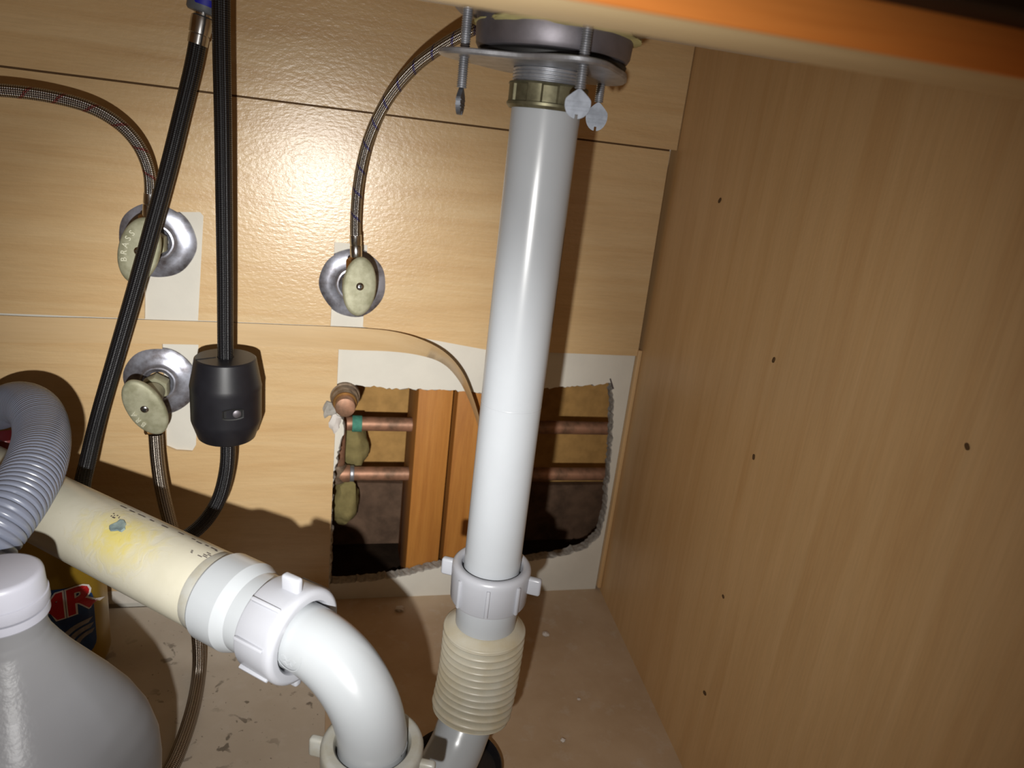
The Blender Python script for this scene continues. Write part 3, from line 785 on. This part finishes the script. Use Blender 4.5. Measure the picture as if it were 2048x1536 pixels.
# ------------------------------------------------------------------ flexible trap
UD = Vector((0.76137, -0.64832, 0.0))
IX = Vector((0.0296, -0.3763, 0.2220))                                       # where the arm axis meets the elbow's vertical axis
t = thing('flexible_trap', 'white plastic flexible drain trap with ribbed bellows and elbow', 'drain trap', (0.075, -0.33, 0.055))
zt = 0.2304
slip_nut((AX, AY, zt), (0, 0, 1), t, wing=(math.cos(math.radians(-27)), math.sin(math.radians(-27)), 0))
B0 = Vector((AX, AY, zt - .026)); B1 = Vector((AX, AY, 0.1820))
obj('neck', lathe(B0 + Vector((0, 0, .004)), (0, 0, -1), [(0, .0205), (0, .0240), (.0050, .0240), (.0075, .0215), ((B0 - B1).z + .004, .0208), ((B0 - B1).z + .006, .0205)], 48), 'pvc_white', t)
Q1 = Vector((0.1050, -0.2930, 0.1103)); Q2 = Vector((0.0905, -0.3104, 0.0890))
A0 = Vector((IX.x, IX.y, 0.1762))
path = [B1 + Vector((0, 0, .001)), B1 * .66 + Q1 * .34 + Vector((.0015, .0015, 0)), B1 * .33 + Q1 * .67 + Vector((.0018, .0018, 0)), Q1]
BP = spline(path, .0003)
BL = sum((b - a).length for a, b in zip(BP, BP[1:]))
NF = 12
def bell(s):
    if s < .004: return .0212 + (.0276 - .0212) * (s / .004) ** .8
    if s < .0055: return .0286
    p = (BL - .0055) / NF; q = ((s - .0055 + p * .5) % p) / p
    if s > BL - .0012: return .0225
    return .0214 + .0074 * (1 - abs(2 * q - 1) ** 2.2) ** .62          # rounded fins with tight gaps between
obj('bellows', tube(BP, bell, 56), 'bellow_plastic', t, angle=None)
low = .075
ub = [Q1 + (B1 - Q1).normalized() * .003, Q1 * .6 + Q2 * .4, Q2, Q2 * .55 + Vector((A0.x, A0.y, low)) * .45 + Vector((0, 0, -.018)), (Q2 + A0) / 2 * 1.0 + Vector((-.012, -.014, -.075)), Vector((A0.x + .004, A0.y + .005, low + .008)), Vector((A0.x, A0.y, low + .035)), Vector((A0.x, A0.y, A0.z - .020))]
obj('u_bend', tube(spline(ub, .003), .01905, 44), 'pvc_trap', t)
slip_nut(A0, (0, 0, 1), t, r=.0282, h=.030, wing=(math.cos(math.radians(-22)), math.sin(math.radians(-22)), 0), mat='pvc_aged')
RB = .050
ep = [IX - UD * (.115 - .036), IX - UD * (.115 - .050)]
cen = IX - UD * RB + Vector((0, 0, -RB))
for k in range(17):
    th = (PI / 2) * k / 16
    ep.append(cen + UD * (RB * math.sin(th)) + Vector((0, 0, RB * math.cos(th))))
ep += [Vector((IX.x, IX.y, A0.z + .001)), Vector((IX.x, IX.y, A0.z - .012))]
el = obj('elbow', tube(spline(ep, .0025), .01905, 48), 'pvc_trap', t)
slip_nut(IX - UD * (.115 - .0655), UD, t, r=.0280, h=.027, wing=(0.10, -.10, 1), phase=.55)
# moulded round emblem on the elbow's flank
eo = IX - UD * .0445 + Vector((0, 0, -.003))
en = Vector((-0.62, -0.73, 0.28)).normalized()
e_a = UD.normalized(); e_a = (e_a - en * e_a.dot(en)).normalized(); e_b = en.cross(e_a)
bm = bmesh.new()
def curved(pa, pb):                                    # point on the tube's flank
    c0 = eo + e_a * pa; th = pb / .01905
    return c0 + (en * math.cos(th) + e_b * math.sin(th)) * .01915
def ridge(pts, wdt):
    prev = None
    for i, (pa, pb) in enumerate(pts):
        q0 = pts[min(i + 1, len(pts) - 1)]; q1 = pts[max(i - 1, 0)]
        dx, dy = q0[0] - q1[0], q0[1] - q1[1]; l = math.hypot(dx, dy) or 1
        nx, ny = -dy / l * wdt, dx / l * wdt
        cur = (bm.verts.new(curved(pa + nx, pb + ny)), bm.verts.new(curved(pa - nx, pb - ny)))
        if prev: bm.faces.new((prev[0], cur[0], cur[1], prev[1]))
        prev = cur
ridge([(.0085 * math.cos(2 * PI * k / 32), .0085 * math.sin(2 * PI * k / 32)) for k in range(33)], .0003)
ridge([(-.004 + .008 * k / 12, .002 + .0025 * math.sin(k * .55)) for k in range(13)], .0004)
ridge([(-.005 + .010 * k / 12, -.0015 + .001 * math.sin(k * .9)) for k in range(13)], .0004)
ridge([(-.003 + .006 * k / 12, -.0045 + .0008 * math.sin(k * .9)) for k in range(13)], .0004)
thicken(bm, en * .0004)
obj('moulded_emblem', bm, 'pvc_trap', el)

# ------------------------------------------------------------------ trap arm
AR = IX - UD * .115                                    # pipe end inside the coupling
ALEN = .448
STAIN_U = ALEN - .0803
STAIN_V = 0.0
# UV of the pipe: metres along and metres round, measured from the spot facing the camera at the repair
AST = AR - UD * .0803
sdir = Vector((-0.2342, -0.2751, 0.9325)); sdir = (sdir - UD * sdir.dot(UD)).normalized(); sv = UD.cross(sdir)
trap_arm_mat()
t = thing('trap_arm', 'thick cream plastic drain pipe with a yellow glue smear and white coupling', 'drain pipe', AR - UD * ALEN)
bm = bmesh.new(); uvl = bm.loops.layers.uv.verify()
RA = .02415; n = 64; m = 70; rings = []
for i in range(m + 1):
    c0 = AR - UD * (ALEN * (1 - i / m))
    rings.append([bm.verts.new(c0 + (sdir * math.cos(2 * PI * k / n) + sv * math.sin(2 * PI * k / n)) * RA) for k in range(n)])
for i in range(m):
    for k in range(n):
        f = bm.faces.new((rings[i][k], rings[i + 1][k], rings[i + 1][(k + 1) % n], rings[i][(k + 1) % n]))
        def tv(kk): return (kk if kk <= n // 2 else kk - n) * 2 * PI * RA / n
        kk2 = k + 1
        va_, vb_ = (tv(k), tv(kk2)) if k != n // 2 else (tv(k), tv(k) + 2 * PI * RA / n)
        for lp, uv in zip(f.loops, ((i / m * ALEN, va_), ((i + 1) / m * ALEN, va_), ((i + 1) / m * ALEN, vb_), (i / m * ALEN, vb_))): lp[uvl].uv = uv
bm.faces.new(rings[0]); bm.faces.new(rings[-1][::-1])
pp = obj('pipe', bm, 'pvc_cream', t)
# bluish plug of the repair, following the pipe's curve
bm = bmesh.new(); pl_ = []
for k in range(14):
    th = 2 * PI * k / 14; rr = .0052 * (1 + .22 * math.sin(3 * th + 1) + .12 * math.sin(5 * th))
    pl_.append((rr * 1.08 * math.cos(th), rr * .92 * math.sin(th)))
def onarm(pa, pb, h): 
    th = pb / RA
    return AST + UD * pa + (sdir * math.cos(th) + sv * math.sin(th)) * (RA + h)
A = [bm.verts.new(onarm(x, y, .0001)) for x, y in pl_]; B = [bm.verts.new(onarm(x * .85, y * .85, .0008)) for x, y in pl_]; c0 = bm.verts.new(onarm(0, 0, .0004))
for k in range(14):
    bm.faces.new((A[k], A[(k + 1) % 14], B[(k + 1) % 14], B[k])); bm.faces.new((B[k], B[(k + 1) % 14], c0))
obj('repair_plug', bm, 'glue_patch', pp)
# worn printing near the coupling: broken strokes
bm = bmesh.new(); rnd = random.Random(3)
def dash(pa, pb, la, lb):
    q = [bm.verts.new(onarm(pa + x * la, pb + y * lb, .00012)) for x, y in ((-.5, -.5), (.5, -.5), (.5, .5), (-.5, .5))]; bm.faces.new(q)
PV = -0.0160
for pa, la in ((.098, .006), (.089, .005), (.080, .007), (.070, .004), (.058, .006), (.044, .005), (.033, .003), (.027, .0045), (.021, .003), (.015, .005), (.012, .002)):
    dash(.0803 - pa, PV + rnd.uniform(-.0006, .0006), la, .0011)
for k in range(5): dash(.0803 - .012 + rnd.uniform(-.003, .003), PV + 1.0 * (.006 + .0012 * k), .0035, .0006)
for k in range(3): dash(.0803 - .022 + .0006 * k, PV + 1.0 * (.0095 + .0008 * k), .0016, .0005)
for k in range(9): dash(-.010 + rnd.uniform(-.006, .004), 1.0 * .004 + PV * .55 + rnd.uniform(-.0015, .0015), rnd.uniform(.0006, .0014), rnd.uniform(.0005, .001))
obj('worn_print', bm, 'print_ink', pp, smooth=False)
cpl = obj('coupling', lathe(AR, UD, [(-.0005, .0243), (-.0005, .0262), (.0008, .0268), (.0190, .0268), (.0200, .0264), (.0258, .0240), (.0265, .0236), (.042, .0236), (.042, .0205)], 64), 'pvc_trap', t, angle=20)
obj('glue_ring', lathe(AR, UD, [(-.009, .02416), (-.0085, .0244), (-.0005, .0245), (-.0005, .02416)], 64, rfun=lambda th, z: 1 + .0015 * math.sin(9 * th)), 'pvc_aged', t)

# ------------------------------------------------------------------ grey corrugated hose
P = spline([(-.57, -.09, .24), (-.47, -.060, .285), (-.400, -.045, .297), (-.350, -.040, .290), (-.305, -.038, .268), (-0.3000, -0.0420, 0.2316), (-0.2751, -0.0477, 0.2371), (-0.2400, -0.0876, 0.2602), (-0.2103, -0.1350, 0.2725), (-0.1911, -0.1783, 0.2727), (-0.1773, -0.2287, 0.2731), (-0.1748, -0.2612, 0.2690), (-0.1786, -0.2833, 0.2617), (-0.1881, -0.2964, 0.2476), (-0.2059, -0.3001, 0.2221), (-.300, -.285, .120), (-.370, -.25, .045), (-.46, -.22, .021), (-.56, -.20, .021)], .00055)
def corr(s):
    q = (s / .0036) % 1.0
    return .0172 - .0022 * (1 - min(1, 1.25 * abs(math.sin(PI * q)) ** .55))
t = thing('corrugated_hose', 'grey corrugated drain hose bent over the cream drain pipe', 'hose', P[0])
obj('sleeve', tube(P, corr, 40), 'corrugated_grey', t, angle=75)

# ------------------------------------------------------------------ jug
JX, JY = (-0.158, -0.335)
t = thing('water_jug', 'milky translucent jug with a white screw cap in front of the gold bottle', 'jug', (JX, JY, .0025))
def sq(th, e): 
    c, s = math.cos(th), math.sin(th)
    return 1 / ((abs(c) ** e + abs(s) ** e) ** (1 / e))
JT = .262
JK = 1.0
prof = [(.0035, .047, 3.5), (.012, .054, 3.5), (.03, .057, 3.5), (.09, .0585, 3.5), (.12, .0600, 3.4), (.135, .0600, 3.2), (.152, .0575, 2.9), (.166, .0525, 2.7), (.180, .0450, 2.5), (.192, .0375, 2.35), (.204, .0300, 2.2), (.214, .0245, 2.1), (.222, .0205, 2), (.228, .0185, 2), (.250, .0180, 2)]
JS = JT / .262
def loft(pr, yaw, capb=True, captop=False, n=96, shrink=0, zmax=9, rib=0):
    bm = bmesh.new(); rings = []
    for z, r, e in pr:
        if z > zmax: break
        row = []
        for k in range(n):
            th = 2 * PI * k / n; rr = ((r - .018) * JK + .018 - shrink) * sq(th, e)
            row.append(bm.verts.new((JX + rr * math.cos(th + yaw), JY + rr * math.sin(th + yaw), .0025 + z * JS)))
        rings.append(row)
    for A, B in zip(rings, rings[1:]):
        for k in range(n): bm.faces.new((A[k], A[(k + 1) % n], B[(k + 1) % n], B[k]))
    if capb: bm.faces.new(rings[0][::-1])
    if captop: bm.faces.new(rings[-1])
    return bm
YAW = math.radians(-24)
def dense(pr, k=4):
    out = []
    for a, b in zip(pr, pr[1:]):
        for i in range(k): f = i / k; out.append(tuple(x + (y - x) * f for x, y in zip(a, b)))
    return out + [pr[-1]]
obj('body', loft(dense(prof), YAW), 'milky_plastic', t, angle=80)
obj('liquid', loft(dense(prof), YAW, captop=True, shrink=.0022, zmax=.199), 'liquid', t, angle=80)
zc = .0025 + JT
cap = obj('screw_cap', lathe((JX, JY, zc), (0, 0, -1), [(0, 0), (0, .0165), (.0004, .0178), (.0014, .0188), (.003, .0192), (.0125, .0198), (.0128, .0205), (.0185, .0208), (.0195, .0203), (.0195, .0185)], 72), 'cap_white', t, angle=50)
obj('tamper_ring', lathe((JX, JY, zc - .0205), (0, 0, -1), [(0, .0185), (0, .0202), (.0045, .0204), (.0055, .0196), (.0055, .0185)], 72), 'cap_white', t)

# ------------------------------------------------------------------ gold bottle
GXR, GY = (-0.1898, -0.0820, 0.0590)[0], -.082                                         # its edge and the middle of its depth
GW, GD = .076, .030                                    # half sizes
t = thing('cleaner_bottle', 'gold plastic cleaner bottle with a blue label behind the jug', 'bottle', (GXR - GW, GY, .0065))
bprof = [(0.0, .92, .90), (.004, .97, .97), (.012, 1, 1), (.06, 1, 1), (.100, 1.0, 1), (.125, .985, 1), (.145, .95, .98), (.160, .88, .95), (.175, .76, .90), (.190, .54, .74), (.205, .34, .56), (.218, .22, .44), (.228, .16, .40), (.240, .15, .38)]
bm = bmesh.new(); rings = []; n = 72
for z, kw, kd in dense(bprof):
    row = []
    shift = (1 - kw) * GW * .20
    for k in range(n):
        th = 2 * PI * k / n; e = 3.2 if z < .2 else 2.2
        rr = sq(th, e)
        row.append(bm.verts.new((GXR - GW + shift + GW * kw * rr * math.cos(th), GY + GD * kd * rr * math.sin(th), .0065 + z * .90)))
    rings.append(row)
for A, B in zip(rings, rings[1:]):
    for k in range(n): bm.faces.new((A[k], A[(k + 1) % n], B[(k + 1) % n], B[k]))
bm.faces.new(rings[0][::-1]); bm.faces.new(rings[-1])
gb = obj('body', bm, 'gold_plastic', t, angle=60)
bx = GXR - GW + .8 * GW * .20
obj('cap', lathe((bx, GY, .2090), (0, 0, 1), [(0, .010), (0, .0130), (.002, .0134), (.0185, .0128), (.0205, .0118), (.0205, 0)], 40, rfun=lambda th, z: 1 + .02 * math.cos(24 * th)), 'red_plastic', t)
# label on the broad face
LX0, LX1, LZ0, LZ1 = GXR - 2 * GW + .016, (-0.1936, -0.1080, 0.0679)[0], .026, (-0.2094, -0.1150, 0.1010)[2]
def face_y(x):
    q = min(.999, abs(x - (GXR - GW)) / GW)
    return GY - GD * (1 - q ** 3.2) ** (1 / 3.2)
def lab(poly, lift):
    bm = bmesh.new()
    A = [bm.verts.new((x, 0, z)) for x, z in poly]
    f = bm.faces.new(A)
    for c in range(16):
        xx = LX0 + (LX1 - LX0) * (c + .5) / 16
        bmesh.ops.bisect_plane(bm, geom=list(bm.verts) + list(bm.edges) + list(bm.faces), plane_co=(xx, 0, 0), plane_no=(1, 0, 0))
    for v in bm.verts: v.co.y = face_y(v.co.x) - lift
    thicken(bm, (0, .0002, 0))
    return bm
def rr_poly(x0, x1, z0, z1, r, n=6):
    out = []
    for cx_, cz_, a0 in ((x1 - r, z1 - r, 0), (x0 + r, z1 - r, 90), (x0 + r, z0 + r, 180), (x1 - r, z0 + r, 270)):
        for k in range(n + 1): th = math.radians(a0 + 90 * k / n); out.append((cx_ + r * math.cos(th), cz_ + r * math.sin(th)))
    return out
lb = obj('label', lab(rr_poly(LX0, LX1, LZ0, LZ1, .016), .0004), 'label_blue', t, smooth=False)
obj('orange_band', lab([(LX1 - .072, LZ0 + .02), (LX1 - .058, LZ0 + .02), (LX1 - .052, LZ1 - .001), (LX1 - .066, LZ1 - .001)], .0007), 'label_orange', lb, smooth=False)
obj('silver_band', lab([(LX1 - .049, LZ1 - .030), (LX1 - .0455, LZ1 - .030), (LX1 - .0435, LZ1 - .001), (LX1 - .0465, LZ1 - .001)], .0007), 'label_silver', lb, smooth=False)
for i, (r0, r1, mt) in enumerate(((.0235, .0275, 'label_silver'), (.0175, .0215, 'label_silver'), (.012, .0155, 'label_silver'))):
    cxx, czz = LX1 + .000, LZ1 - .062
    arc = [(cxx + r1 * math.cos(math.radians(a)), czz + r1 * math.sin(math.radians(a))) for a in range(92, 200, 9)] + [(cxx + r0 * math.cos(math.radians(a)), czz + r0 * math.sin(math.radians(a))) for a in range(199, 91, -9)]
    obj('pipe_picture', lab(arc, .0007), mt, lb, smooth=False)
def lettering(off, lift, mat, name, ext):
    rz = math.radians(13)
    xf = Matrix.Translation(((-0.2171, -0.1150, 0.0835)[0], 0, (-0.2171, -0.1150, 0.0835)[2])) @ Matrix(((1, 0, 0, 0), (0, 0, -1, 0), (0, 1, 0, 0), (0, 0, 0, 1))) @ Matrix.Rotation(rz, 4, 'Z')
    bm = text_bm('MR', .034, .0001, off, xf, .22)
    for v in bm.verts: v.co.y += face_y(v.co.x) - lift
    return obj(name, bm, mat, lb, smooth=False)
lettering(.0022, .0010, 'label_white', 'lettering_outline', 0)
lettering(.0010, .0013, 'label_red', 'lettering', 0)

# ------------------------------------------------------------------ face frame above the opening
zr = .5231
t = thing('face_frame_rail', 'wooden rail across the top of the opening, pale underneath with an orange front', 'rail', (-0.15, -.52, zr))
obj('core', box((-0.15, -.5200, zr + .016), (.437, .0132, .016), bevel=.0010), 'raw_rail', t)
obj('front_veneer', box((-0.15, -.5341, zr + .0160), (.437, .0009, .0160), bevel=.0004), 'stained_rail', t)
tag(obj('shaded_gap', box((-0.15, -.5420, zr + .0097 + .040), (.437, .0068, .040), bevel=.0015), 'gap_shade'), 'dark brown box standing for the shaded gap over the orange rail', 'shaded gap')  # added box, coloured dark to stand for the unlit gap over the rail

# ------------------------------------------------------------------ small things on the floor
for i, (p, r, lbl) in enumerate((((0.2361, -0.0777, 0.0020), .0035, 'white plaster crumb on the floor beside the ribbed bellows'), ((0.2121, -0.2215, 0.0020), .0022, 'tiny white plaster crumb out on the bare tan floor'), ((0.2426, -0.1748, 0.0020), .0015, 'speck of plaster between the bellows and the side panel'), ((0.0835, -0.0214, 0.0020), .0045, 'pale plaster flake near the wall in the trap shadow'))):
    tag(obj('plaster_crumb', blob(p, (r, r, r * .6), i * 3 + 1, 2, .5), 'plaster'), lbl, 'crumb')
cx_, cy_, _ = (0.1097, -0.2484, 0.0200)
t = thing('plastic_lid', 'black round plastic lid lying on the floor behind the trap', 'lid', (cx_, cy_, 0.0))
obj('rim', lathe((cx_, cy_, .0004), (0, 0, 1), [(0, .030), (.001, .0395), (.016, .0385), (.018, .037), (.016, .0355), (.010, .034), (.010, 0)], 48), 'black_rubber', t)
obj('knob', lathe((cx_, cy_, .010), (0, 0, 1), [(0, .008), (.006, .007), (.008, .005), (.008, 0)], 24), 'black_rubber', t)
